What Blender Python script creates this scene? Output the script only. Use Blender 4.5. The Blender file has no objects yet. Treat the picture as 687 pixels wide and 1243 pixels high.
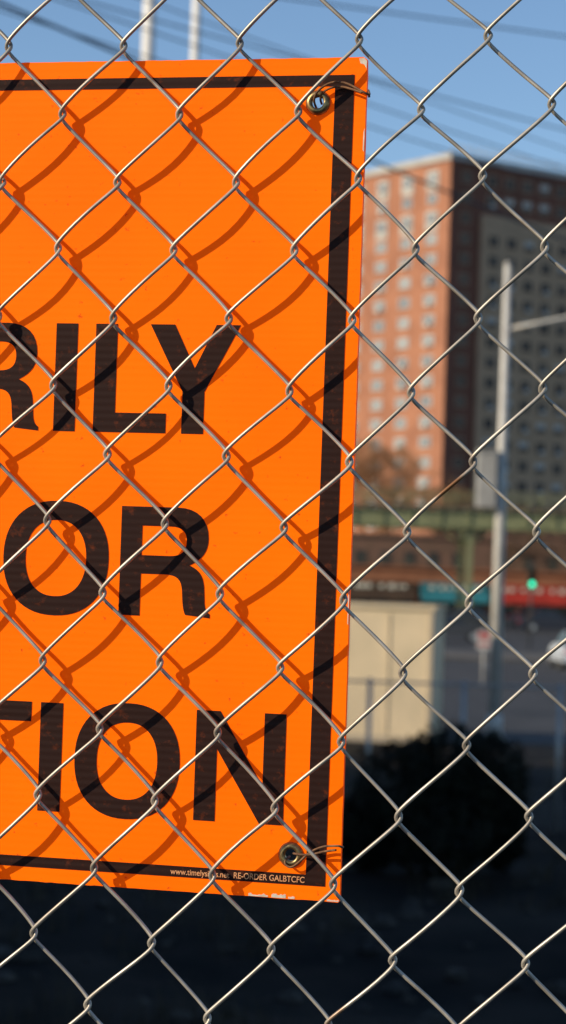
import bpy, math, random
from mathutils import Vector, noise, Matrix
random.seed(7)
sc = bpy.context.scene
sc.view_settings.view_transform = 'Standard'
sc.view_settings.look = 'None'
sc.view_settings.exposure = 0
COL = sc.collection
CAMZ = 1.6
GZ = -1.9          # level of the lower lot and street
R = math.radians

# ------------------------------------------------------------------ materials
def mat(name, c1, c2=None, scale=5.0, rough=0.8, metal=0.0, bump=0.0, bscale=None, spec=0.3, detail=6, lo=0.35, hi=0.65):
    m = bpy.data.materials.new(name); m.use_nodes = True
    nt = m.node_tree; N = nt.nodes; L = nt.links
    b = N['Principled BSDF']
    b.inputs['Roughness'].default_value = rough
    b.inputs['Metallic'].default_value = metal
    b.inputs['Specular IOR Level'].default_value = spec
    b.inputs['Base Color'].default_value = (*c1, 1)
    tc = N.new('ShaderNodeTexCoord')
    if c2 is not None:
        n = N.new('ShaderNodeTexNoise'); n.inputs['Scale'].default_value = scale; n.inputs['Detail'].default_value = detail
        L.new(tc.outputs['Object'], n.inputs['Vector'])
        r = N.new('ShaderNodeValToRGB')
        r.color_ramp.elements[0].position = lo; r.color_ramp.elements[0].color = (*c1, 1)
        r.color_ramp.elements[1].position = hi; r.color_ramp.elements[1].color = (*c2, 1)
        L.new(n.outputs['Fac'], r.inputs['Fac']); L.new(r.outputs['Color'], b.inputs['Base Color'])
    if bump > 0:
        n2 = N.new('ShaderNodeTexNoise'); n2.inputs['Scale'].default_value = bscale or scale * 3; n2.inputs['Detail'].default_value = 5
        L.new(tc.outputs['Object'], n2.inputs['Vector'])
        bp = N.new('ShaderNodeBump'); bp.inputs['Strength'].default_value = bump; bp.inputs['Distance'].default_value = 0.02
        L.new(n2.outputs['Fac'], bp.inputs['Height']); L.new(bp.outputs['Normal'], b.inputs['Normal'])
    return m

# ------------------------------------------------------------------ mesh builder
class MB:
    def __init__(s): s.v = []; s.f = []; s.m = []; s.sm = []
    def quad(s, pts, mi=0):
        i = len(s.v); s.v += [tuple(p) for p in pts]; s.f.append(tuple(range(i, i + len(pts)))); s.m.append(mi); s.sm.append(False)
    def box(s, c, size, mi=0, rz=0.0):
        i = len(s.v); hx, hy, hz = [k / 2 for k in size]
        cr, sr = math.cos(rz), math.sin(rz)
        for x, y, z in [(-1,-1,-1),(1,-1,-1),(1,1,-1),(-1,1,-1),(-1,-1,1),(1,-1,1),(1,1,1),(-1,1,1)]:
            px, py, pz = x*hx, y*hy, z*hz
            s.v.append((c[0] + px*cr - py*sr, c[1] + px*sr + py*cr, c[2] + pz))
        for q in [(0,3,2,1),(4,5,6,7),(0,1,5,4),(1,2,6,5),(2,3,7,6),(3,0,4,7)]:
            s.f.append(tuple(i + k for k in q)); s.m.append(mi); s.sm.append(False)
    def tube(s, path, radii, n=8, mi=0, cap=True):
        path = [Vector(p) for p in path]
        if not hasattr(radii, '__len__'): radii = [radii]*len(path)
        base = len(s.v); up = None
        for k, p in enumerate(path):
            t = (path[min(k+1, len(path)-1)] - path[max(k-1, 0)]).normalized()
            if up is None:
                up = Vector((0,0,1)) if abs(t.z) < 0.9 else Vector((1,0,0))
            u = t.cross(up).normalized(); w = u.cross(t).normalized(); up = w
            for j in range(n):
                a = -2*math.pi*j/n
                s.v.append(tuple(p + (u*math.cos(a) + w*math.sin(a))*radii[k]))
        for k in range(len(path)-1):
            for j in range(n):
                a = base + k*n + j; b = base + k*n + (j+1) % n
                s.f.append((a, b, b+n, a+n)); s.m.append(mi); s.sm.append(True)
        if cap:
            s.f.append(tuple(base + n-1-j for j in range(n))); s.m.append(mi); s.sm.append(False)
            e = base + (len(path)-1)*n
            s.f.append(tuple(e + j for j in range(n))); s.m.append(mi); s.sm.append(False)
    def build(s, name, mats, parent=None, loc=(0,0,0), rot=(0,0,0), bevel=0):
        me = bpy.data.meshes.new(name); me.from_pydata(s.v, [], s.f)
        for mm in mats: me.materials.append(mm)
        me.polygons.foreach_set('material_index', s.m)
        me.polygons.foreach_set('use_smooth', s.sm)
        me.update()
        o = bpy.data.objects.new(name, me); COL.objects.link(o)
        o.location = loc; o.rotation_euler = rot
        if parent: o.parent = parent
        if bevel:
            b = o.modifiers.new('bev', 'BEVEL'); b.width = bevel; b.segments = 2
        return o
def empty(name, loc=(0,0,0), rot=(0,0,0)):
    e = bpy.data.objects.new(name, None); COL.objects.link(e); e.location = loc; e.rotation_euler = rot
    e.empty_display_size = 0.1
    return e

# ------------------------------------------------------------------ camera
THETA = math.atan(0.218); ROLL = R(1.88); PITCH = math.atan(0.0277); D = 1.193
cam_d = bpy.data.cameras.new('camera'); cam = bpy.data.objects.new('camera', cam_d); COL.objects.link(cam)
cam_d.sensor_fit = 'VERTICAL'; cam_d.sensor_height = 36; cam_d.sensor_width = 36
cam_d.lens = 36*2617/1243
cam_d.clip_start = 0.05; cam_d.clip_end = 8000
cam_d.dof.use_dof = True; cam_d.dof.focus_distance = 1.185; cam_d.dof.aperture_fstop = 14
fwd = Vector((0, math.cos(PITCH), math.sin(PITCH))); right = Vector((1,0,0)); up = right.cross(fwd)
r2 = right*math.cos(ROLL) + up*(math.sin(ROLL)); u2 = up*math.cos(ROLL) - right*(math.sin(ROLL))
M = Matrix((r2, u2, -fwd)).transposed().to_4x4(); M.translation = Vector((0,0,CAMZ))
cam.matrix_world = M
sc.camera = cam

# ------------------------------------------------------------------ light
sd = Vector((0.842, 0.338, -0.42)).normalized()
elev = math.asin(-sd.z)
sl = bpy.data.lights.new('sun', 'SUN'); sl.energy = 5.0; sl.angle = R(0.55); sl.color = (1.0, 0.84, 0.60)
so = bpy.data.objects.new('sun', sl); COL.objects.link(so); so.rotation_euler = sd.to_track_quat('-Z', 'Y').to_euler(); so.location = (-20, -10, 20)
w = bpy.data.worlds.new('World'); sc.world = w; w.use_nodes = True
nt = w.node_tree; bg = nt.nodes['Background']
sky = nt.nodes.new('ShaderNodeTexSky'); sky.sky_type = 'NISHITA'; sky.sun_disc = False
sky.sun_elevation = elev; sky.sun_rotation = math.atan2(-sd.x, -sd.y) % (2*math.pi)
sky.air_density = 1.0; sky.dust_density = 0.15; sky.ozone_density = 3.6; sky.altitude = 20
nt.links.new(sky.outputs[0], bg.inputs['Color']); bg.inputs['Strength'].default_value = 0.14

# ------------------------------------------------------------------ chain link fence
def wire_material():
    m = mat('galvanised_wire', (0.50,0.455,0.39), (0.30,0.27,0.23), scale=45, rough=0.40, metal=0.4, spec=0.5)
    nt = m.node_tree; N = nt.nodes; L = nt.links; b = N['Principled BSDF']
    src = b.inputs['Base Color'].links[0].from_socket
    tc = N.new('ShaderNodeTexCoord'); n = N.new('ShaderNodeTexNoise'); n.inputs['Scale'].default_value = 17; n.inputs['Detail'].default_value = 7
    L.new(tc.outputs['Object'], n.inputs['Vector'])
    r = N.new('ShaderNodeValToRGB'); r.color_ramp.elements[0].position = .66; r.color_ramp.elements[1].position = .74
    L.new(n.outputs['Fac'], r.inputs['Fac'])
    mx = N.new('ShaderNodeMixRGB'); mx.inputs['Color2'].default_value = (0.20,0.09,0.035,1)
    L.new(r.outputs['Color'], mx.inputs['Fac']); L.new(src, mx.inputs['Color1']); L.new(mx.outputs[0], b.inputs['Base Color'])
    return m
galv = wire_material()
galv_post = mat('galvanised_post', (0.42,0.42,0.40), (0.30,0.30,0.29), scale=20, rough=0.45, metal=0.5)
fence = empty('chain_link_fence', (0, D, CAMZ+0.033), (0,0,-THETA))
WX, WZ = 34.3, 77.4
def warp(x, z):
    k = min(max((x-70)/70, 0), 1.6) if x < 200 else 1.6
    n1 = noise.noise(Vector((x*0.012, z*0.012, 3.1))); n2 = noise.noise(Vector((x*0.012, z*0.012, 9.7)))
    return x + 2.6*k + 2.2*n1, z + 2.6*k + 2.6*n2
cu = bpy.data.curves.new('wire_mesh', 'CURVE'); cu.dimensions = '3D'; cu.bevel_depth = 0.00115; cu.bevel_resolution = 1
half = [0,.09,.18,.28,.4,.58,.85,1.18,1.57,1.96,2.29,2.56,2.74,2.86,2.96,3.05]
AS = math.asin(.972)
zlo, zhi = -1560.0, 330.0
for j in range(-36, 37):
    xl = 1.1 + WX*j; xc = xl + WX/2; zl = 68 + (WZ/2)*(j % 2)
    n0 = math.floor((zlo - zl)/WZ); n1_ = math.ceil((zhi - zl)/WZ)
    pts = []
    jit = random.uniform(-.5,.5)
    for n in range(n0, n1_+1):
        for h in (0, 1):
            dz = random.uniform(-.9,.9); ax = random.uniform(-.2,.2); bw = random.uniform(-.35,.35)
            for ph in half:
                p = ph + math.pi*h
                C = math.asin(.972*math.cos(p))/AS
                s_ = math.sin(p)
                x = xc - (WX/2 + 1.35 + ax)*C + bw*s_
                y = -(1.15*s_/math.sqrt(s_*s_+.05) + 2.4*s_) + jit*0.4
                z = zl + WZ*n + WZ*p/(2*math.pi) + dz*abs(s_)
                if z < zlo or z > zhi: continue
                x, z = warp(x, z)
                pts.append((x/1000, y/1000, z/1000))
    sp = cu.splines.new('POLY'); sp.points.add(len(pts)-1)
    sp.points.foreach_set('co', [c for p in pts for c in (*p, 1)])
    sp.use_smooth = True
cu.materials.append(galv)
wo = bpy.data.objects.new('wire_mesh', cu); COL.objects.link(wo); wo.parent = fence
mb = MB()
for x in (-1.27, 1.30):
    mb.tube([(x,0.0,-1.66),(x,0.0,0.42)], 0.03, 20)
    mb.tube([(x,0.0,0.42),(x,0,0.44),(x,0,0.455)], [0.034,0.03,0.008], 20)
    for z in (-1.4,-0.9,-0.4,0.1,0.3): mb.tube([(x,0,z),(x,0,z+0.022)], 0.034, 20)
mb.tube([(-1.27,0.0,0.355),(1.30,0.0,0.355)], 0.021, 16)
mb.build('posts_and_rail', [galv_post], fence)

# ------------------------------------------------------------------ orange sign
def flute(nt, sep, b, strength):
    N = nt.nodes; L = nt.links
    mu = N.new('ShaderNodeMath'); mu.operation = 'MULTIPLY'; mu.inputs[1].default_value = 2*math.pi/0.0042
    L.new(sep.outputs['Y'], mu.inputs[0])
    si = N.new('ShaderNodeMath'); si.operation = 'SINE'; L.new(mu.outputs[0], si.inputs[0])
    tc = N.new('ShaderNodeTexCoord'); mp = N.new('ShaderNodeMapping'); mp.inputs['Scale'].default_value = (3,60,1)
    nz = N.new('ShaderNodeTexNoise'); nz.inputs['Scale'].default_value = 1.0; nz.inputs['Detail'].default_value = 4
    L.new(tc.outputs['Object'], mp.inputs[0]); L.new(mp.outputs[0], nz.inputs['Vector'])
    ml = N.new('ShaderNodeMath'); ml.operation = 'MULTIPLY'; L.new(si.outputs[0], ml.inputs[0]); L.new(nz.outputs['Fac'], ml.inputs[1])
    ad = N.new('ShaderNodeMath'); ad.operation = 'ADD'; L.new(ml.outputs[0], ad.inputs[0]); L.new(nz.outputs['Fac'], ad.inputs[1])
    bp = N.new('ShaderNodeBump'); bp.inputs['Strength'].default_value = strength; bp.inputs['Distance'].default_value = 0.0004
    L.new(ad.outputs[0], bp.inputs['Height']); L.new(bp.outputs['Normal'], b.inputs['Normal'])
def sign_orange():
    m = bpy.data.materials.new('fluorescent_orange_corrugated_plastic'); m.use_nodes = True
    nt = m.node_tree; N = nt.nodes; L = nt.links; b = N['Principled BSDF']
    tc = N.new('ShaderNodeTexCoord'); sep = N.new('ShaderNodeSeparateXYZ'); L.new(tc.outputs['Object'], sep.inputs[0])
    n = N.new('ShaderNodeTexNoise'); n.inputs['Scale'].default_value = 9; n.inputs['Detail'].default_value = 8
    L.new(tc.outputs['Object'], n.inputs['Vector'])
    r = N.new('ShaderNodeValToRGB')
    r.color_ramp.elements[0].position = .3; r.color_ramp.elements[0].color = (1.0,0.168,0.0,1)
    r.color_ramp.elements[1].position = .7; r.color_ramp.elements[1].color = (1.0,0.200,0.0,1)
    L.new(n.outputs['Fac'], r.inputs['Fac'])
    n3 = N.new('ShaderNodeTexNoise'); n3.inputs['Scale'].default_value = 260; n3.inputs['Detail'].default_value = 3
    L.new(tc.outputs['Object'], n3.inputs['Vector'])
    r3 = N.new('ShaderNodeValToRGB'); r3.color_ramp.elements[0].position = .69; r3.color_ramp.elements[1].position = .77
    L.new(n3.outputs['Fac'], r3.inputs['Fac'])
    mx = N.new('ShaderNodeMixRGB'); mx.inputs['Color2'].default_value = (0.45,0.08,0.005,1)
    L.new(r3.outputs['Color'], mx.inputs['Fac']); L.new(r.outputs['Color'], mx.inputs['Color1'])
    L.new(mx.outputs[0], b.inputs['Base Color'])
    b.inputs['Roughness'].default_value = 0.55
    b.inputs['Specular IOR Level'].default_value = 0.06
    # constant red-orange glow added to lift and redden the wire shadows
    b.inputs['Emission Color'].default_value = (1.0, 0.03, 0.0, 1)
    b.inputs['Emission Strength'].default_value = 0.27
    flute(nt, sep, b, 0.09)
    return m
def sign_ink():
    m = bpy.data.materials.new('black_screenprint_ink'); m.use_nodes = True
    nt = m.node_tree; N = nt.nodes; L = nt.links; b = N['Principled BSDF']
    tc = N.new('ShaderNodeTexCoord'); sep = N.new('ShaderNodeSeparateXYZ'); L.new(tc.outputs['Object'], sep.inputs[0])
    n = N.new('ShaderNodeTexNoise'); n.inputs['Scale'].default_value = 130; n.inputs['Detail'].default_value = 8; n.inputs['Roughness'].default_value = .7
    L.new(tc.outputs['Object'], n.inputs['Vector'])
    r = N.new('ShaderNodeValToRGB')
    r.color_ramp.elements[0].position = .56; r.color_ramp.elements[0].color = (0.024,0.009,0.007,1)
    r.color_ramp.elements[1].position = .74; r.color_ramp.elements[1].color = (0.15,0.03,0.008,1)
    L.new(n.outputs['Fac'], r.inputs['Fac']); L.new(r.outputs['Color'], b.inputs['Base Color'])
    b.inputs['Roughness'].default_value = 0.6; b.inputs['Specular IOR Level'].default_value = 0.12
    flute(nt, sep, b, 0.25)
    return m
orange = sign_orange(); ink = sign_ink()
SZ = 19.5   # sign centre relative to the fence origin, mm
sign = empty('construction_sign')
TILT = 0.0075
Msign = fence.matrix_basis @ Matrix.Translation((-0.0006, 0.0068, (SZ+0.6)/1000)) @ Matrix.Rotation(TILT, 4, 'X') @ Matrix.Rotation(R(0.16), 4, 'Y') @ Matrix.Diagonal((1.010,1,1.010,1))
sign.matrix_world = Msign
def curve2d(name, loops, m, y, extrude=0.0):
    c = bpy.data.curves.new(name, 'CURVE'); c.dimensions = '2D'; c.fill_mode = 'BOTH' if extrude else 'FRONT'; c.extrude = extrude
    for lp in loops:
        s = c.splines.new('POLY'); s.points.add(len(lp)-1)
        for k, p in enumerate(lp): s.points[k].co = (p[0]/1000, (p[1]-SZ)/1000, 0, 1)
        s.use_cyclic_u = True
    c.materials.append(m)
    o = bpy.data.objects.new(name, c); COL.objects.link(o); o.parent = sign
    o.location = (0, y, 0); o.rotation_euler = (R(90), 0, 0)
    return o
def circ(cx, cz, r, n=32): return [(cx + r*math.cos(2*math.pi*k/n), cz + r*math.sin(2*math.pi*k/n)) for k in range(n)]
XR, XL, ZT, ZB = 38.0, -572.0, 251.3, -212.2
random.seed(3)
def edge(p0, p1, n, amp):
    out = []
    for k in range(n):
        t = k/n
        out.append((p0[0]+(p1[0]-p0[0])*t + random.uniform(-amp,amp), p0[1]+(p1[1]-p0[1])*t + random.uniform(-amp,amp)))
    return out
outline = edge((XL,ZB),(XR-1.2,ZB),160,.16) + [(XR-.8,ZB-.2),(XR,ZB+.5)] + edge((XR,ZB+3),(XR,ZT-3),60,.12) + [(XR-.2,ZT-1.2),(XR-2.2,ZT+.1)] + edge((XR-4,ZT),(XL,ZT),160,.15)
grom = [(11.1,226.4),(10.1,-188.0),(XL+27,226.4),(XL+27,-188.0)]
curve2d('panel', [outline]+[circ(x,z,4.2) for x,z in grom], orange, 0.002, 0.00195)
curve2d('border', [[(XL+7,-204.2),(29.8,-204.2),(31.2,241.6),(XL+7,241.6)], [(XL+18,-198.2),(XL+18,235.4),(20.4,235.4),(18.8,-198.2)]], ink, -0.00022)

def bez(p0,p1,p2,p3,n=8):
    return [tuple((1-t)**3*a+3*(1-t)**2*t*b+3*(1-t)*t*t*c+t**3*d for a,b,c,d in zip(p0,p1,p2,p3)) for t in [k/n for k in range(n)]]
def sup(cx,cy,rx,ry,e=2.25,n=56,a0=0,a1=360,closed=True):
    o=[]
    for k in range(n if closed else n+1):
        a=R(a0+(a1-a0)*k/n); c=math.cos(a); s=math.sin(a)
        o.append((cx+rx*math.copysign(abs(c)**(2/e),c), cy+ry*math.copysign(abs(s)**(2/e),s)))
    return o
def rect(x0,y0,x1,y1): return [(x0,y0),(x1,y0),(x1,y1),(x0,y1)]
s=.207
def stroke(path,wd):
    L_=[];R_=[]
    for k,p in enumerate(path):
        q=path[min(k+1,len(path)-1)]; o=path[max(k-1,0)]
        dx,dy=q[0]-o[0],q[1]-o[1]; l=math.hypot(dx,dy); nx,ny=-dy/l*wd/2,dx/l*wd/2
        L_.append((p[0]+nx,p[1]+ny)); R_.append((p[0]-nx,p[1]-ny))
    return L_+R_[::-1]
def bowl(x,yc,r,ry,n=14):
    return [(x+r*math.cos(R(-90+180*k/n)), yc+ry*math.sin(R(-90+180*k/n))) for k in range(n+1)]
G={}
G['I']=(s,[rect(0,0,s,1)])
G['L']=(.69,[[(0,0),(.69,0),(.69,.182),(s,.182),(s,1),(0,1)]])
G['T']=(.81,[[(.302,0),(.508,0),(.508,.818),(.81,.818),(.81,1),(0,1),(0,.818),(.302,.818)]])
G['Y']=(.86,[[(.325,0),(.535,0),(.535,.385),(.86,1),(.63,1),(.435,.60),(.235,1),(0,1),(.325,.385)]])
G['N']=(.83,[[(0,0),(.2,0),(.2,.655),(.61,0),(.83,0),(.83,1),(.63,1),(.63,.345),(.222,1),(0,1)]])
G['O']=(1.0,[sup(.5,.5,.505,.53), sup(.5,.5,.29,.352)])
G['R']=(.88,[[(0,0),(s,0),(s,.385),(.40,.385)]+bez((.43,.385),(.56,.385),(.60,.345),(.61,.24))+bez((.61,.24),(.618,.13),(.62,.06),(.66,0))+[(.885,0),(.885,.035)]+bez((.885,.035),(.82,.075),(.835,.14),(.825,.24))+bez((.825,.24),(.82,.36),(.79,.43),(.675,.475))+bez((.675,.475),(.80,.53),(.85,.61),(.85,.72))+bez((.85,.72),(.85,.90),(.73,1),(.55,1))+[(.55,1),(0,1)],
         [(s,.555),(.46,.555)]+bez((.48,.555),(.59,.555),(.64,.60),(.64,.692))+bez((.64,.692),(.64,.78),(.59,.825),(.48,.825))+[(.46,.825),(s,.825)]])
G['P']=(.80,[[(0,0),(s,0),(s,.35)]+[(.45,.35)]+bowl(.46,.675,.345,.325)+[(0,1)],[(s,.52)]+bowl(.45,.675,.14,.155)+[(s,.83)]])
G['E']=(.76,[[(0,0),(.76,0),(.76,.18),(s,.18),(s,.42),(.70,.42),(.70,.595),(s,.595),(s,.82),(.74,.82),(.74,1),(0,1)]])
G['F']=(.70,[[(0,0),(s,0),(s,.41),(.62,.41),(.62,.59),(s,.59),(s,.82),(.70,.82),(.70,1),(0,1)]])
G['M']=(1.0,[[(0,0),(.19,0),(.19,.76),(.4,0),(.6,0),(.81,.76),(.81,0),(1,0),(1,1),(.71,1),(.5,.28),(.29,1),(0,1)]])
G['A']=(.91,[[(0,0),(.22,0),(.29,.22),(.62,.22),(.69,0),(.91,0),(.57,1),(.34,1)],[(.345,.39),(.565,.39),(.455,.74)]])
G['D']=(.85,[[(0,0)]+bowl(.38,.5,.47,.5,20)+[(0,1)],[(s,.18)]+bowl(.36,.5,.27,.32,20)+[(s,.82)]])
G['U']=(.82,[[(0,1),(0,.38)]+[(.41+.41*math.cos(R(180+180*k/18)),.38+.4*math.sin(R(180+180*k/18))) for k in range(19)]+[(.82,1),(.612,1),(.612,.38)]+[(.41+.203*math.cos(R(-180*k/14)),.38+.22*math.sin(R(-180*k/14))) for k in range(15)]+[(.207,1)]])
G['C']=(.93,[sup(.5,.5,.5,.53,n=40,a0=28,a1=332,closed=False)+sup(.5,.5,.285,.35,n=36,a0=322,a1=38,closed=False)])
G['S']=(.82,[stroke(bez((.72,.72),(.70,.88),(.58,.93),(.42,.93))+bez((.42,.93),(.2,.93),(.11,.84),(.11,.73))+bez((.11,.73),(.11,.6),(.25,.56),(.41,.52))+bez((.41,.52),(.6,.47),(.72,.42),(.72,.28))+bez((.72,.28),(.72,.13),(.58,.07),(.41,.07))+bez((.41,.07),(.22,.07),(.10,.14),(.10,.31)),.195)])
loops=[]
def glyph(ch,x0,zb,width=None,H=61.0):
    wd,ls=G[ch]; k=(width or wd*H)/wd
    for l in ls: loops.append([(x0+p[0]*k, zb+p[1]*H) for p in l])
    return wd*k
def back(word,xr,zb,gap=7.0):
    for ch in word[::-1]:
        wd=G[ch][0]*61; xr-=wd; glyph(ch,xr,zb); xr-=gap
z1,z2,z3=41.8,-60.4,-172.3
glyph('Y',-80.2,z1,52.0); glyph('L',-112.0,z1,42.4); glyph('I',-135.4,z1,12.8); glyph('R',-197.0,z1,52.5); back('TEMPORA',-201,z1,5)
glyph('R',-93.2,z2,52.5); glyph('O',-161.8,z2,61.6); back('F',-170,z2); back('CLOSED',-237,z2,6)
glyph('N',-45.9,z3,51.0); glyph('O',-115.5,z3,60.6); glyph('I',-136.6,z3,13.2); glyph('T',-192.6,z3,50.6); back('CONSTRUC',-196,z3,5)
curve2d('lettering', loops, ink, -0.0002)
pale = mat('small_print_ink', (0.85,0.42,0.20), (0.70,0.28,0.12), scale=400, rough=.6)
def small(name, body, x0, x1, zb, m):
    t=bpy.data.curves.new(name,'FONT'); t.body=body; t.size=0.005; t.offset=0.00004; t.materials.append(m)
    o=bpy.data.objects.new(name,t); COL.objects.link(o); bpy.context.view_layer.update()
    k=(x1-x0)/1000/o.dimensions.x
    o.scale=(k,k*1.15,1); o.parent=sign; o.rotation_euler=(R(90),0,0); o.location=(x0/1000,-0.00045,(zb-SZ)/1000)
small('small_print','www.timelysigns.net  RE-ORDER GALBTCFC',-57.7,18.3,-202.8,pale)
white = mat('chipped_white_plastic', (0.75,0.70,0.62), (0.55,0.45,0.35), scale=200, rough=.7)
ch=[]
for x0,x1,d in [(-13,-2,1.6),(0,8,2.0),(9.5,13,1.2),(31,37.6,1.0)]:
    n=9; ch.append([(x0+(x1-x0)*k/n,ZB+.25) for k in range(n+1)]+[(x1-(x1-x0)*k/n,ZB+.5+random.uniform(.2,1)*d) for k in range(n+1)])
ch.append([(33.4,250.6),(34.2,247.9),(36.4,247.2),(37.7,244.9),(37.85,249.2),(36.2,250.9)])
ch.append([(37.0,200),(37.8,199),(37.8,212),(37.2,210)]); ch.append([(37.2,-60),(37.8,-61),(37.8,-40),(37.3,-44)])
curve2d('edge_chips', ch, white, -0.00015)
brass = mat('aged_brass', (0.42,0.30,0.13), (0.20,0.14,0.07), scale=300, rough=.38, metal=.9)
mb=MB()
for gx,gz_ in grom:
    prof=[(3.3,2.0),(3.3,-1.0),(3.6,-1.8),(4.6,-2.1),(5.8,-1.7),(6.9,-.5),(7.1,0.0)]
    n=40; b0=len(mb.v)
    for r_,y_ in prof:
        for k in range(n):
            a=2*math.pi*k/n; mb.v.append(((gx+r_*math.cos(a))/1000, y_/1000, (gz_-SZ+r_*math.sin(a))/1000))
    for i in range(len(prof)-1):
        for k in range(n):
            a=b0+i*n+k; b=b0+i*n+(k+1)%n
            mb.f.append((a,a+n,b+n,b)); mb.m.append(0); mb.sm.append(True)
mb.build('grommets',[brass],sign)
rust = mat('rusty_tie_wire',(0.23,0.12,0.06),(0.10,0.05,0.03),scale=300,rough=.7,metal=.3)
def tie(name, pts, rad=.00065):
    c=bpy.data.curves.new(name,'CURVE'); c.dimensions='3D'; c.bevel_depth=rad; c.bevel_resolution=2
    sp=c.splines.new('NURBS'); sp.points.add(len(pts)-1); sp.order_u=3; sp.use_endpoint_u=True; sp.resolution_u=8
    for k,p in enumerate(pts): sp.points[k].co=(p[0]/1000,p[1]/1000,(p[2]-SZ)/1000,1)
    c.materials.append(rust); o=bpy.data.objects.new(name,c); COL.objects.link(o); o.parent=sign
tie('tie_wire_top',[(9.5,6,224),(9.5,1,224.5),(9,-3,228),(12,-4,233),(19,-4,237),(27,-5,236.5),(35,-7,232),(39,-9,229.5),(41,-6,229),(40,-2,231),(38.5,1,234),(39,4,230)])
tie('tie_wire_top_strand',[(12,6,227),(12,0,228),(14,-3,232),(22,-3.4,235),(30,-5,233),(37,-8,230)])
tie('tie_wire_bottom',[(8,7,-190),(8,0,-190),(7,-3,-192.5),(11,-4,-195),(16,-4,-191),(21,-4,-185.5),(29,-5,-181.5),(36,-9,-180.5),(39,-11,-180),(40,-7,-181.5),(39,0,-182)])
tie('tie_wire_bottom_strand',[(11,6,-188),(11,-1,-187),(15,-4,-187),(22,-4,-187),(30,-6,-184),(37,-10,-182.5)])

# ------------------------------------------------------------------ ground
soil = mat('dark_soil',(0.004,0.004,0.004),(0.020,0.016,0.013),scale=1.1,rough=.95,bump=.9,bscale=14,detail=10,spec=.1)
def gz(x,y):
    if y<2.2: z=0
    elif y<8: t=(y-2.2)/5.8; z=GZ*(t*t*(3-2*t))
    else: z=GZ
    if 8<y<44: 
        k=min((y-8)/3,(44-y)/3,1)
        z+= k*(0.16*noise.noise(Vector((x*.35,y*.35,0)))+0.07*noise.noise(Vector((x*1.4,y*1.4,5)))-.04)
    return z
xs=[-3500,-1200,-400,-150,-60,-30,-20]+[-14+.5*k for k in range(57)]+[20,30,60,150,400,1200,3500]
ys=[-3000,-800,-200,-60,-20,-5,0,2.2,3,4,5,6,7]+[8+.5*k for k in range(74)]+[48,60,90,130,200,320,600,1200,2400,6000]
mb=MB(); nx=len(xs)
for y in ys:
    for x in xs: mb.v.append((x,y,gz(x,y)))
for j in range(len(ys)-1):
    for i in range(nx-1):
        a=j*nx+i; mb.f.append((a,a+1,a+1+nx,a+nx)); mb.m.append(0); mb.sm.append(True)
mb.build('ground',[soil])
asph = mat('asphalt',(0.028,0.029,0.033),(0.055,0.055,0.058),scale=.5,rough=.9,bump=.3,bscale=30,detail=9)
conc = mat('concrete',(0.24,0.23,0.21),(0.34,0.32,0.29),scale=.8,rough=.9,bump=.2,bscale=20)
oldc = mat('old_pavement',(0.07,0.067,0.063),(0.12,0.11,0.10),scale=.8,rough=.9,bump=.2,bscale=20)
paint = mat('road_paint',(0.4,0.4,0.38),(0.2,0.2,0.19),scale=3,rough=.8)
def sheet(name,x0,x1,y0,y1,z,m):
    q=MB(); q.quad([(x0,y0,z),(x1,y0,z),(x1,y1,z),(x0,y1,z)]); return q.build(name,[m])
sheet('parking_lot',-60,90,46,92,GZ+.004,asph)
sheet('road',-300,400,100,161,GZ+.004,asph)
q=MB(); q.box((50,96,GZ+.06),(700,8,.12)); q.build('pavement',[oldc])
q=MB(); q.box((50,165.4,GZ+.065),(700,8.8,.13)); q.build('pavement',[oldc])
q=MB()
for k in range(-12,20): q.quad([(k*9,129.9,GZ+.008),(k*9+3,129.9,GZ+.008),(k*9+3,130.1,GZ+.008),(k*9,130.1,GZ+.008)])
for k in range(-8,20): q.quad([(k*2.8,84,GZ+.008),(k*2.8+.12,84,GZ+.008),(k*2.8+.12,89.5,GZ+.008),(k*2.8,89.5,GZ+.008)])
q.quad([(-200,103,GZ+.008),(300,103,GZ+.008),(300,103.15,GZ+.008),(-200,103.15,GZ+.008)])
q.build('road_markings',[paint])

rock = mat('rubble',(0.015,0.014,0.013),(0.07,0.062,0.05),scale=3,rough=.95,bump=.5)
mb=MB(); random.seed(11)
for k in range(420):
    y=random.uniform(13,42); x=random.uniform(-.2*y,.2*y); r_=random.uniform(.03,.16)*random.random()**.5
    b0=len(mb.v); n=7; z=gz(x,y)
    rings=[(1,-.3),(1.1,.25),(.6,.75)]
    for rr,zz in rings:
        for j in range(n):
            a=2*math.pi*j/n; q_=r_*rr*random.uniform(.7,1.2)
            mb.v.append((x+q_*math.cos(a),y+q_*math.sin(a),z+zz*r_*random.uniform(.7,1.1)))
    for i in range(2):
        for j in range(n):
            a=b0+i*n+j;b=b0+i*n+(j+1)%n; mb.f.append((a,b,b+n,a+n)); mb.m.append(0); mb.sm.append(False)
    mb.f.append(tuple(b0+2*n+j for j in range(n))); mb.m.append(0); mb.sm.append(False)
mb.build('rubble',[rock])
straw = mat('dry_grass',(0.07,0.055,0.03),(0.03,0.026,0.016),scale=3,rough=.9)
mb=MB()
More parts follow.
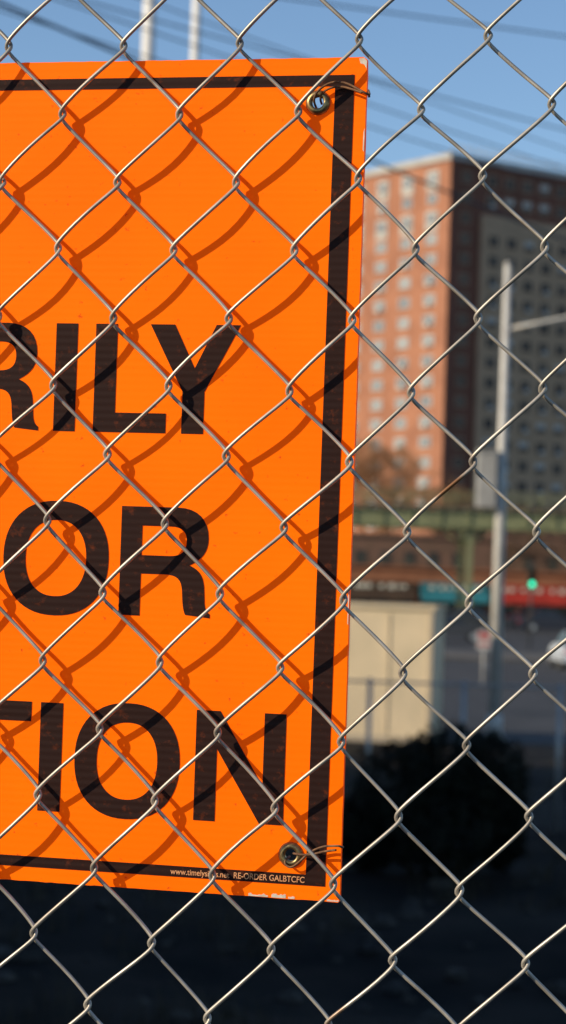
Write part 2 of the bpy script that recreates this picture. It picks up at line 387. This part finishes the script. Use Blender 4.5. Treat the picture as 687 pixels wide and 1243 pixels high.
for k in range(900):
    y=random.uniform(13,43); x=random.uniform(-.22*y,.22*y)
    if noise.noise(Vector((x*.3,y*.3,8)))<-.05: continue
    z=gz(x,y)
    for b in range(12):
        a=random.uniform(0,6.28); h=random.uniform(.1,.38); bx=x+random.gauss(0,.12); by=y+random.gauss(0,.12)
        lx,ly=math.cos(a)*h*.45,math.sin(a)*h*.45; wx,wy=-math.sin(a)*.008,math.cos(a)*.008
        mb.quad([(bx-wx,by-wy,z-.02),(bx+wx,by+wy,z-.02),(bx+lx,by+ly,z+h)])
mb.build('dry_grass',[straw])

# ------------------------------------------------------------------ leafy shrub
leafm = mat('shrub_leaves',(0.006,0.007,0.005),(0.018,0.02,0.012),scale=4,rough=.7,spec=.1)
barkm = mat('bark',(0.07,0.05,0.035),(0.13,0.09,0.06),scale=6,rough=.95)
def shrub(name,cx,cy,lobes,n,seed):
    random.seed(seed); e=empty(name,(cx,cy,gz(cx,cy)))
    mb=MB(); st=MB()
    for (lx,ly,lz,rx,rz) in lobes:
        st.tube([(lx*.3,ly*.3,-.05),(lx*.7,ly*.7,lz*.5),(lx,ly,lz)],[.03,.02,.008],6)
        for k in range(n):
            v=Vector((random.gauss(0,1),random.gauss(0,1),random.gauss(0,1))).normalized()
            r_=random.uniform(.55,1)**.6*(1+.22*noise.noise(v*2.3+Vector((lx*3,ly,lz))))
            p=Vector((lx+v.x*rx*r_,ly+v.y*rx*r_,max(.03,lz+v.z*rz*r_)))
            t=Vector((random.gauss(0,1),random.gauss(0,1),random.gauss(0,1))).normalized(); u=t.cross(v+Vector((.01,.2,.1))).normalized()
            s_=random.uniform(.03,.06)
            mb.quad([p-t*s_,p-u*s_*.5,p+t*s_,p+u*s_*.5])
    mb.build('leaves',[leafm],e); st.build('stems',[barkm],e)
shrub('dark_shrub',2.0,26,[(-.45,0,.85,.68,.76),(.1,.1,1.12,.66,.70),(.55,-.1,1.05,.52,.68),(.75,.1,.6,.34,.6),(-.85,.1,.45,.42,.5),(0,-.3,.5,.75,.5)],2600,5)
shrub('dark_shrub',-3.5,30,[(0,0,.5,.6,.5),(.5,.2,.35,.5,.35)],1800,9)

# ------------------------------------------------------------------ second chain-link fence in the lot
lotf=empty('lot_fence',(0,30.3,GZ))
mb=MB(); px=[-9.1,-6.2,-3.3,-.45,1.05+.25,2.62,3.97,6.9,9.8]
for x in px: mb.tube([(x,0,-.1),(x,0,2.05)],.035,10)
mb.tube([(px[0],0,2.0),(px[-1],0,2.0)],.018,8)
mb.build('posts',[galv_post],lotf)
mb=MB(); n=int(19/.09)
for k in range(-24,n):
    for sgn in (1,-1):
        x0=px[0]+k*.09; x1=x0+1.9
        a,b=(x0,.05),(x1,1.95)
        if sgn<0: a,b=(x1,.05),(x0,1.95)
        if min(a[0],b[0])<px[0] or max(a[0],b[0])>px[-1]: continue
        mb.tube([(a[0],.01*sgn,a[1]),(b[0],.01*sgn,b[1])],.0015,3,cap=False)
mb.build('wire_mesh',[galv_post],lotf)

# ------------------------------------------------------------------ storage container (beige)
beige = mat('beige_painted_steel',(0.66,0.54,0.37),(0.54,0.45,0.31),scale=1.2,rough=.6,bump=.1)
trim = mat('grey_trim',(0.40,0.34,0.26),rough=.6)
shed=empty('storage_container',(3.22,45,GZ),(0,0,math.atan2(-.24,.97)))
mb=MB(); Wd,Dp,Hh=6.1,1.3,2.8
mb.box((-Wd/2,Dp/2,Hh/2+.08),(Wd,Dp,Hh-.12))
for k in range(6): mb.box((-.95-k*.95,-.012,Hh/2+.06),(.05,.03,Hh-.3))
mb.box((-Wd/2,Dp/2,Hh+.05),(Wd+.1,Dp+.12,.08),0)
mb.box((-Wd/2,Dp/2,.07),(Wd+.06,Dp+.06,.14),1)
for x in (-.04,-Wd+.04): mb.box((x,-.02,Hh/2+.08),(.08,.08,Hh-.14),1)
mb.build('body',[beige,trim],shed)

# ------------------------------------------------------------------ street lamps
steel = mat('pale_galvanised_steel',(0.62,0.60,0.55),(0.50,0.48,0.45),scale=3,rough=.6)
white_p = mat('white_painted_steel',(0.80,0.79,0.75),(0.72,0.71,0.68),scale=3,rough=.6)
lens = mat('lamp_lens',(0.6,0.6,0.55),rough=.2)
def street_lamp(x,y,H,r0,r1,arm_h,arm,box=False,pm=None):
    pm = pm or steel
    e=empty('street_lamp',(x,y,GZ))
    mb=MB(); mb.box((0,0,.06),(.5,.5,.12)); mb.tube([(0,0,.1),(0,0,.5),(0,0,.55)],[r0*1.35,r0*1.3,r0],16)
    mb.tube([(0,0,.5),(0,0,H)],[r0,r1],16); mb.tube([(0,0,H),(0,0,H+.08)],[r1*1.2,r1*.4],16)
    pts=[(0,0,arm_h),(arm*.25,0,arm_h+.18),(arm*.6,0,arm_h+.45),(arm,0,arm_h+.62)]
    mb.tube(pts,[.05,.045,.04,.035],10)
    s_=1 if arm>0 else -1
    mb.tube([(arm-.05*s_,0,arm_h+.62),(arm+.12*s_,0,arm_h+.65),(arm+.5*s_,0,arm_h+.65),(arm+.72*s_,0,arm_h+.61)],[.06,.14,.16,.05],12)
    mb.build('pole',[pm],e)
    l=MB(); l.tube([(arm+.3*s_,0,arm_h+.53),(arm+.3*s_,0,arm_h+.43)],[.15,.09],12); l.build('lens',[lens],e)
    if box:
        b=MB(); b.box((-.33,-.02,5.65),(.40,.38,1.2)); b.box((-.33,-.02,6.27),(.46,.44,.05)); b.box((-.12,0,5.3),(.14,.06,.05)); b.box((-.12,0,6.0),(.14,.06,.05))
        b.build('control_box',[mat('control_box_grey',(0.42,0.41,0.39),(0.34,0.33,0.31),scale=4,rough=.6)],e,bevel=.01)
    return e
street_lamp(4.74,47,10.36,.14,.075,8.95,3.2,True)
street_lamp(-2.45,35,15.5,.12,.105,14.4,-2.2,pm=white_p)
street_lamp(-1.92,40,16.5,.10,.085,15.4,-2.2,pm=white_p)

# ------------------------------------------------------------------ power lines
black = mat('black_cable',(0.02,0.025,0.035),rough=.6)
def line(p,q,h,r_=.013,ext=70):
    p=Vector((*p,CAMZ+h)); q=Vector((*q,CAMZ+h)); d=(q-p).normalized(); mid=(p+q)/2
    mb=MB(); pts=[mid+d*(ext*t/16) + Vector((0,0,(abs(t/16)**2)*1.2)) for t in range(-16,17)]
    mb.tube(pts,r_,6); mb.build('power_line',[black])
line((.32,30.1),(3.93,31.5),8)
line((1.2,34.6),(4.8,38.1),8)
line((1.12,33.5),(4.85,38.2),7,.011)
line((1.14,33.6),(5.24,41.1),6.5,.022)
line((-3.55,32.4),(-.82,36),8.5)
line((-2.06,30.4),(-.5,32.5),8,.010)

# ------------------------------------------------------------------ apartment tower
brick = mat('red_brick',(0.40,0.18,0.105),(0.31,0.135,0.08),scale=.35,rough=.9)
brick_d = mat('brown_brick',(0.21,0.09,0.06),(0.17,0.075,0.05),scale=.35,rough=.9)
tan = mat('tan_brick',(0.50,0.34,0.22),(0.43,0.295,0.19),scale=.35,rough=.9)
frame = mat('window_frame_white',(0.60,0.58,0.53),(0.50,0.48,0.45),scale=2,rough=.6)
glass = mat('window_glass',(0.16,0.18,0.20),(0.34,0.36,0.36),scale=.22,rough=.25,spec=.5,detail=2,lo=.4,hi=.6)
glass_d = mat('window_glass_dark',(0.02,0.02,0.025),(0.10,0.09,0.08),scale=.3,rough=.5,spec=.2,detail=2)
panel = mat('pale_panel',(0.50,0.48,0.44),(0.40,0.38,0.35),scale=.5,rough=.7)
tower=empty('apartment_tower',(21.9,300,GZ))
TH=58.4+3.5
bl=R(55); gr=R(35)
dl=Vector((-math.cos(bl),math.sin(bl),0)); dr=Vector((math.cos(gr),math.sin(gr),0))
nl=Vector((-math.sin(bl),-math.cos(bl),0)); nr=Vector((math.sin(gr),-math.cos(gr),0))
def wallbox(mb,d,n,s0,s1,z0,z1,o0,o1,mi):
    i=len(mb.v)
    for o in (o0,o1):
        for s_,z in ((s0,z0),(s1,z0),(s1,z1),(s0,z1)):
            mb.v.append(tuple(d*s_+n*o+Vector((0,0,z))))
    for q_ in [(0,1,2,3),(7,6,5,4),(0,4,5,1),(1,5,6,2),(2,6,7,3),(3,7,4,0)]:
        mb.f.append(tuple(i+k for k in q_)); mb.m.append(mi); mb.sm.append(False)
LW,RW=27.0,52.0
mb=MB()
A=Vector((0,0,0)); B=dr*RW; C_=dr*RW+dl*LW; E=dl*LW
for z in (0,TH):
    for p in (A,B,C_,E): mb.v.append((p.x,p.y,z))
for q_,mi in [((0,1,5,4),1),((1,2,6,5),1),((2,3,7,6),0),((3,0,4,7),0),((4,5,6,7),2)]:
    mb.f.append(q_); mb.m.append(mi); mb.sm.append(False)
wallbox(mb,dr,nr,5.6,RW-1,0,51.3+3.5,0,.7,2)
wallbox(mb,dr,nr,-.35,RW+.3,TH,TH+.9,-.4,.36,3)
wallbox(mb,dl,nl,.4,LW+.3,TH+.003,TH+.903,-.4,.35,3)
mb.build('walls',[brick,brick_d,tan,panel],tower)
FH=2.87
mb=MB(); random.seed(2)
def window(d,n,sc_,z,wd,h,o,gi,fi):
    t=.13
    wallbox(mb,d,n,sc_-wd/2+t,sc_+wd/2-t,z+t,z+h-t,o,o+.03,gi)
    wallbox(mb,d,n,sc_-wd/2,sc_-wd/2+t,z,z+h,o,o+.1,fi); wallbox(mb,d,n,sc_+wd/2-t,sc_+wd/2,z,z+h,o,o+.1,fi)
    wallbox(mb,d,n,sc_-wd/2+t,sc_+wd/2-t,z,z+t,o,o+.16,fi); wallbox(mb,d,n,sc_-wd/2+t,sc_+wd/2-t,z+h-t,z+h,o,o+.1,fi)
    wallbox(mb,d,n,sc_-.05,sc_+.05,z+t,z+h-t,o+.03,o+.08,fi)
nf=int(TH/FH)
for f in range(nf):
    z=TH-1.0-(f+1)*FH+.9
    if z<1: continue
    for c_ in (3.9,9.6,15.4,21.2):
        if f<3:
            if f in (0,2) : wallbox(mb,dl,nl,c_-1.35,c_+1.35,z-.9,z+1.9,0,.12,2)
            window(dl,nl,c_,z,2.2,1.6,.12 if f in (0,2) else 0,0,1)
        else: window(dl,nl,c_,z,2.5,1.55,0,0,1)
        if random.random()<.35: wallbox(mb,dl,nl,c_-.4,c_+.3,z-.15,z+.45,.17,.55,1)
    window(dr,nr,2.9,z,1.6,1.6,0,3,4)
    k=0
    while 7.6+k*3.3<RW-2:
        sx=7.6+k*3.3; o=.7 if z+1.6<54.6 else 0
        window(dr,nr,sx,z,1.9,1.7,o,3,4)
        u_=random.random()
        if u_<.3: wallbox(mb,dr,nr,sx-.35,sx+.35,z-.1,z+.4,o+.17,o+.5,1)
        elif u_<.5: wallbox(mb,dr,nr,sx-.8,sx+.8,z+.75,z+1.55,o+.031,o+.045,1)
        k+=1
mb.build('windows',[glass,frame,panel,glass_d,tan],tower)
mb=MB()
for k in range(34):
    p=dr*(k*1.55)+nr*.2; mb.tube([(p.x,p.y,TH+.9),(p.x,p.y,TH+2.1)],.06,5)
for zz in (1.5,2.1):
    p=nr*.2;q_=dr*51.2+nr*.2; mb.tube([(p.x,p.y,TH+zz),(q_.x,q_.y,TH+zz)],.06,5)
for s0 in (12,32):
    c_=dr*s0+dl*10; mb.box((c_.x,c_.y,TH+1.2),(7,6,2.4),1,rz=gr)
mb.build('roof_railing_and_bulkheads',[panel,brick_d],tower)

# ------------------------------------------------------------------ elevated railway
green = mat('green_painted_steel',(0.22,0.23,0.12),(0.16,0.17,0.09),scale=.8,rough=.7)
wood = mat('timber_ties',(0.10,0.08,0.06),(0.07,0.055,0.04),scale=1,rough=.9)
rail=empty('elevated_railway',(0,150,0))
mb=MB(); z0,z1_=CAMZ+3.5,CAMZ+4.65
for yy in (0,8):
    mb.box((30,yy,(z0+z1_)/2),(260,.12,z1_-z0-.1)); mb.box((30,yy,z0),(260,.5,.1)); mb.box((30,yy,z1_),(260,.5,.1))
    for k in range(130): mb.box((-99+k*2,yy-.12,(z0+z1_)/2),(.1,.12,z1_-z0-.12))
    for k in range(87): mb.tube([(-99+k*3,yy,z1_+.3),(-99+k*3,yy,z1_+1.3)],.05,5)
    mb.tube([(-99,yy,z1_+1.3),(159,yy,z1_+1.3)],.045,5); mb.tube([(-99,yy,z1_+.8),(159,yy,z1_+.8)],.035,5)
for k in range(-7,11):
    x=13.1+k*14
    for yy in (.4,7.6):
        mb.box((x,yy,(z0+GZ)/2),(.42,.42,z0-GZ-.1)); mb.box((x,yy,GZ+.3),(.9,.9,.6))
        for s_ in (-1,1): mb.tube([(x,yy,z0-1.3),(x+s_*1.3,yy,z0-.06)],.1,5)
    mb.box((x,4,z0-.4),(.4,7,.68))
mb.build('girders_and_columns',[green],rail)
mb=MB()
for k in range(260): mb.box((-99+k*1.0,4,z1_+.16),(.25,8.8,.2))
for yy in (2.2,3.7): mb.box((30,yy,z1_+.34),(260,.08,.15))
mb.build('track',[wood],rail)

# ------------------------------------------------------------------ shops
random.seed(21)
cols={'teal':(0.03,0.20,0.25),'red':(0.40,0.035,0.025),'cream':(0.30,0.25,0.18),'brown':(0.07,0.045,0.03),'green_':(0.04,0.12,0.07)}
cm={k:mat('awning_'+k,v,tuple(c*.6 for c in v),scale=1.1,rough=.7) for k,v in cols.items()}
shopb=[mat('shop_brick',(0.30,0.13,0.07),(0.22,0.09,0.05),scale=.6,rough=.9),mat('shop_brick_b',(0.18,0.10,0.07),(0.13,0.08,0.055),scale=.6,rough=.9)]
darkm=mat('shop_window',(0.02,0.022,0.025),(0.07,0.065,0.05),scale=.8,rough=.2,spec=.5)
signw=mat('shop_sign_lettering',(0.6,0.58,0.5),rough=.6)
def shop(x0,x1,H,ck,bi):
    e=empty('shop_building',(x0,170,GZ)); W_=x1-x0; mb=MB()
    mb.box((W_/2,6,H/2),(W_-.02,12,H),0)
    mb.box((W_/2,-.08,H-.12),(W_-.02,.16,.24),0)
    mb.box((W_/2,-.2,2.65),(W_-.4,.4,.75),1)
    k=.9
    while k<W_-1.2:
        lw=random.uniform(.25,.5); mb.box((k+lw/2,-.42,2.65),(lw,.04,random.uniform(.25,.4)),4); k+=lw+random.uniform(.1,.7)
    mb.quad([(.2,-.42,2.25),(W_-.2,-.42,2.25),(W_-.2,-1.3,1.85),(.2,-1.3,1.85)],1)
    mb.quad([(.2,-1.3,1.85),(W_-.2,-1.3,1.85),(W_-.2,-1.3,1.55),(.2,-1.3,1.55)],1)
    n=max(2,int(W_/1.6)); 
    for k in range(n): mb.box((.35+(k+.5)*(W_-.7)/n,-.03,1.2),((W_-.7)/n-.14,.06,1.9),2)
    mb.build('facade',[shopb[bi],cm[ck],darkm,conc,signw],e)
for x0,x1,H,ck,bi in [(-40,-33,4.3,'red',1),(-33,-26,4.6,'brown',0),(-26,-18,4.2,'cream',0),(-18,-11,4.5,'green_',1),(-11,-3,4.3,'red',0),(-3,4,4.4,'cream',1),(4,10.8,4.3,'brown',0),(10.8,16.6,4.25,'teal',0),(16.6,24.5,4.2,'red',0),(24.5,31,4.6,'cream',1),(31,39,4.3,'teal',0),(39,47,4.5,'red',1)]:
    shop(x0,x1,H,ck,bi)
def rowhouse(x0,x1,y,H,bi):
    e=empty('brick_building',(x0,y,GZ)); W_=x1-x0; mb=MB(); mb.box((W_/2,6,H/2),(W_-.02,12,H),0); mb.box((W_/2,-.1,H-.15),(W_-.02,.22,.3),2)
    z=1.2
    while z+1.6<H-.4:
        k=1.2
        while k<W_-.8:
            mb.box((k,-.03,z+.75),(.95,.06,1.5),1); mb.box((k,-.06,z-.06),(1.15,.14,.12),2); k+=2.2
        z+=3
    mb.build('walls',[shopb[bi],darkm,shopb[bi]],e)
for k,(x0,x1,H,bi) in enumerate([(-50,-30,9,1),(-30,-12,7.6,0),(-12,6,8.0,1),(6,19,7.3,1),(19,40,7.8,1),(40,62,9,1)]): rowhouse(x0,x1,196,H,bi)

# ------------------------------------------------------------------ bare trees
twig = mat('bare_twigs',(0.16,0.10,0.06),(0.10,0.06,0.04),scale=.5,rough=.95)
twig2 = mat('rusty_twigs',(0.36,0.19,0.09),(0.24,0.12,0.06),scale=.5,rough=.95)
def tree(x,y,H,m,seed,depth=6):
    random.seed(seed); e=empty('bare_tree',(x,y,GZ)); mb=MB()
    def grow(p,d,l,r_,k):
        q_=p+d*l*.5+Vector((random.gauss(0,.05),random.gauss(0,.05),.02))*l; t=q_+(d+Vector((0,0,.12))).normalized()*l*.5
        mb.tube([p,q_,t],[r_,r_*.82,r_*.62],5 if k<3 else 3,cap=False)
        if k>=depth: return
        nb=3 if k<depth-1 else 4
        for j in range(nb):
            ax=Vector((random.gauss(0,1),random.gauss(0,1),random.gauss(0,.6))).normalized()
            nd=(d+ax*random.uniform(.45,.8)+Vector((0,0,.08))).normalized()
            st=q_.lerp(t,random.uniform(.2,1)) if j else t
            grow(st,nd,l*random.uniform(.62,.82),max(r_*.56,.028),k+1)
    grow(Vector((0,0,-.1)),Vector((0,0,1)),H*.27,H*.018,0)
    mb.build('branches',[m],e)
tree(8.6,205,21,twig2,1); tree(11.6,208,19,twig2,12); tree(14.2,212,16.5,twig2,2); tree(17.5,200,12.5,twig,3); tree(23,206,12,twig,4); tree(28,203,12.5,twig,5); tree(20.2,188,10.5,twig,8,5); tree(25.0,190,11,twig,9,5)

# ------------------------------------------------------------------ cars
rubber=mat('tyre_rubber',(0.02,0.02,0.02),rough=.9); cg=mat('car_glass',(0.02,0.025,0.03),rough=.1,spec=.6)
tail=mat('tail_lamp_red',(0.4,0.02,0.02),rough=.3); chrome=mat('wheel_alloy',(0.5,0.5,0.5),rough=.35,metal=.7)
def car(x,y,rz,col,z=GZ+.004):
    e=empty('parked_car',(x,y,z),(0,0,rz)); pm=mat('car_paint',col,rough=.3,spec=.5)
    pb=[(-2.2,.32),(-2.25,.6),(-2.15,.88),(-1.6,.95),(-.9,.98),(.8,.98),(1.5,.92),(2.1,.76),(2.24,.55),(2.2,.3)]
    pc=[(-1.75,.95),(-1.25,1.38),(-.6,1.46),(.25,1.42),(.95,.97)]
    mb=MB()
    def ext(prof,wb,wt,zb,zt,mi):
        i=len(mb.v); n=len(prof)
        for sg in (-1,1):
            for px_,pz_ in prof:
                t=(pz_-zb)/(zt-zb); wd=wb+(wt-wb)*t; mb.v.append((px_,sg*wd/2,pz_))
        mb.f.append(tuple(i+k for k in range(n))); mb.m.append(mi); mb.sm.append(False)
        mb.f.append(tuple(i+n+n-1-k for k in range(n))); mb.m.append(mi); mb.sm.append(False)
        for k in range(n):
            k2=(k+1)%n; mb.f.append((i+k2,i+k,i+n+k,i+n+k2)); mb.m.append(mi); mb.sm.append(False)
    ext(pb,1.78,1.72,.3,.98,0); ext(pc,1.6,1.22,.95,1.46,1)
    mb.box((-.45,0,1.455),(1.0,1.2,.04),0)
    for sx in (-2.2,): 
        for sy in (-.65,.65): mb.box((sx-.03,sy,.72),(.06,.3,.16),2)
    mb.build('body',[pm,cg,tail],e,bevel=.03)
    wb=MB()
    for sx in (-1.35,1.38):
        for sy in (-.8,.8):
            wb.tube([(sx,sy-.11,.32),(sx,sy+.11,.32)],.32,20,0); s_=1 if sy>0 else -1
            wb.tube([(sx,sy+s_*.10,.32),(sx,sy+s_*.125,.32)],.2,14,1)
    wb.build('wheels',[rubber,chrome],e)
car(8.2,159,0,(0.02,0.02,0.025)); car(13.6,159,0,(0.03,0.035,0.05)); car(19.1,159,0,(0.05,0.05,0.06)); car(-2,159,0,(.2,.02,.02)); car(3,159,0,(.3,.3,.3))
car(12.0,86.5,R(90),(0.55,0.60,0.66)); car(14.9,86.5,R(90),(0.06,0.07,0.10)); car(9.2,118,0,(0.04,0.04,0.045)); car(20,112,0,(0.4,0.4,0.4)); car(13.4,147,0,(.03,.03,.03)); car(18.4,146,0,(.02,.02,.03))

# ------------------------------------------------------------------ traffic light and small sign
tl=empty('traffic_light',(12.8,110,GZ)); mb=MB()
mb.tube([(0,.2,0),(0,.2,4.4)],.06,10,2); mb.box((0,0,3.6),(.36,.24,1.05),1)
for k in range(3): mb.tube([(0,-.12,3.28+k*.32),(0,-.3,3.28+k*.32)],[.14,.15],12,1,cap=False)
mb.build('housing',[steel,mat('signal_housing',(0.03,0.04,0.03),rough=.6),mat('dark_post',(0.06,0.06,0.06),rough=.6)],tl)
gm=bpy.data.materials.new('green_signal_lens'); gm.use_nodes=True; b=gm.node_tree.nodes['Principled BSDF']
b.inputs['Base Color'].default_value=(0,.3,.15,1); b.inputs['Emission Color'].default_value=(0.02,1,.55,1); b.inputs['Emission Strength'].default_value=2.5
mb=MB(); mb.tube([(0,-.125,3.28),(0,-.15,3.28)],.13,14); mb.build('green_lens',[gm],tl)
rm=mat('red_sign_face',(0.45,0.03,0.03),rough=.5)
ts=empty('traffic_sign',(6.65,70,GZ)); mb=MB()
mb.tube([(0,.05,0),(0,.05,1.85)],.03,8); mb.box((0,0,1.5),(.45,.02,.6),1); mb.box((0,-.014,1.65),(.36,.008,.18),2); mb.box((0,-.014,1.36),(.36,.008,.08),2)
mb.build('post_and_plate',[steel,frame,rm],ts)

# ------------------------------------------------------------------ unseen building added left of the view to shade the lot
wh=empty('added_shade_building',(0,0,GZ)); mb=MB()
mb.box((-24,16.5,8),(20,21,16),0); mb.box((-24,16.5,16.15),(20.4,21.4,.3),1)
for f in range(3):
    for k in range(5):
        mb.box((-13.97,9.2+k*3.6,2.2+f*4.1),(.06,1.8,2.2),2); mb.box((-13.93,9.2+k*3.6,1.0+f*4.1),(.2,2.1,.15),1)
mb.build('walls',[shopb[1],conc,darkm],wh)
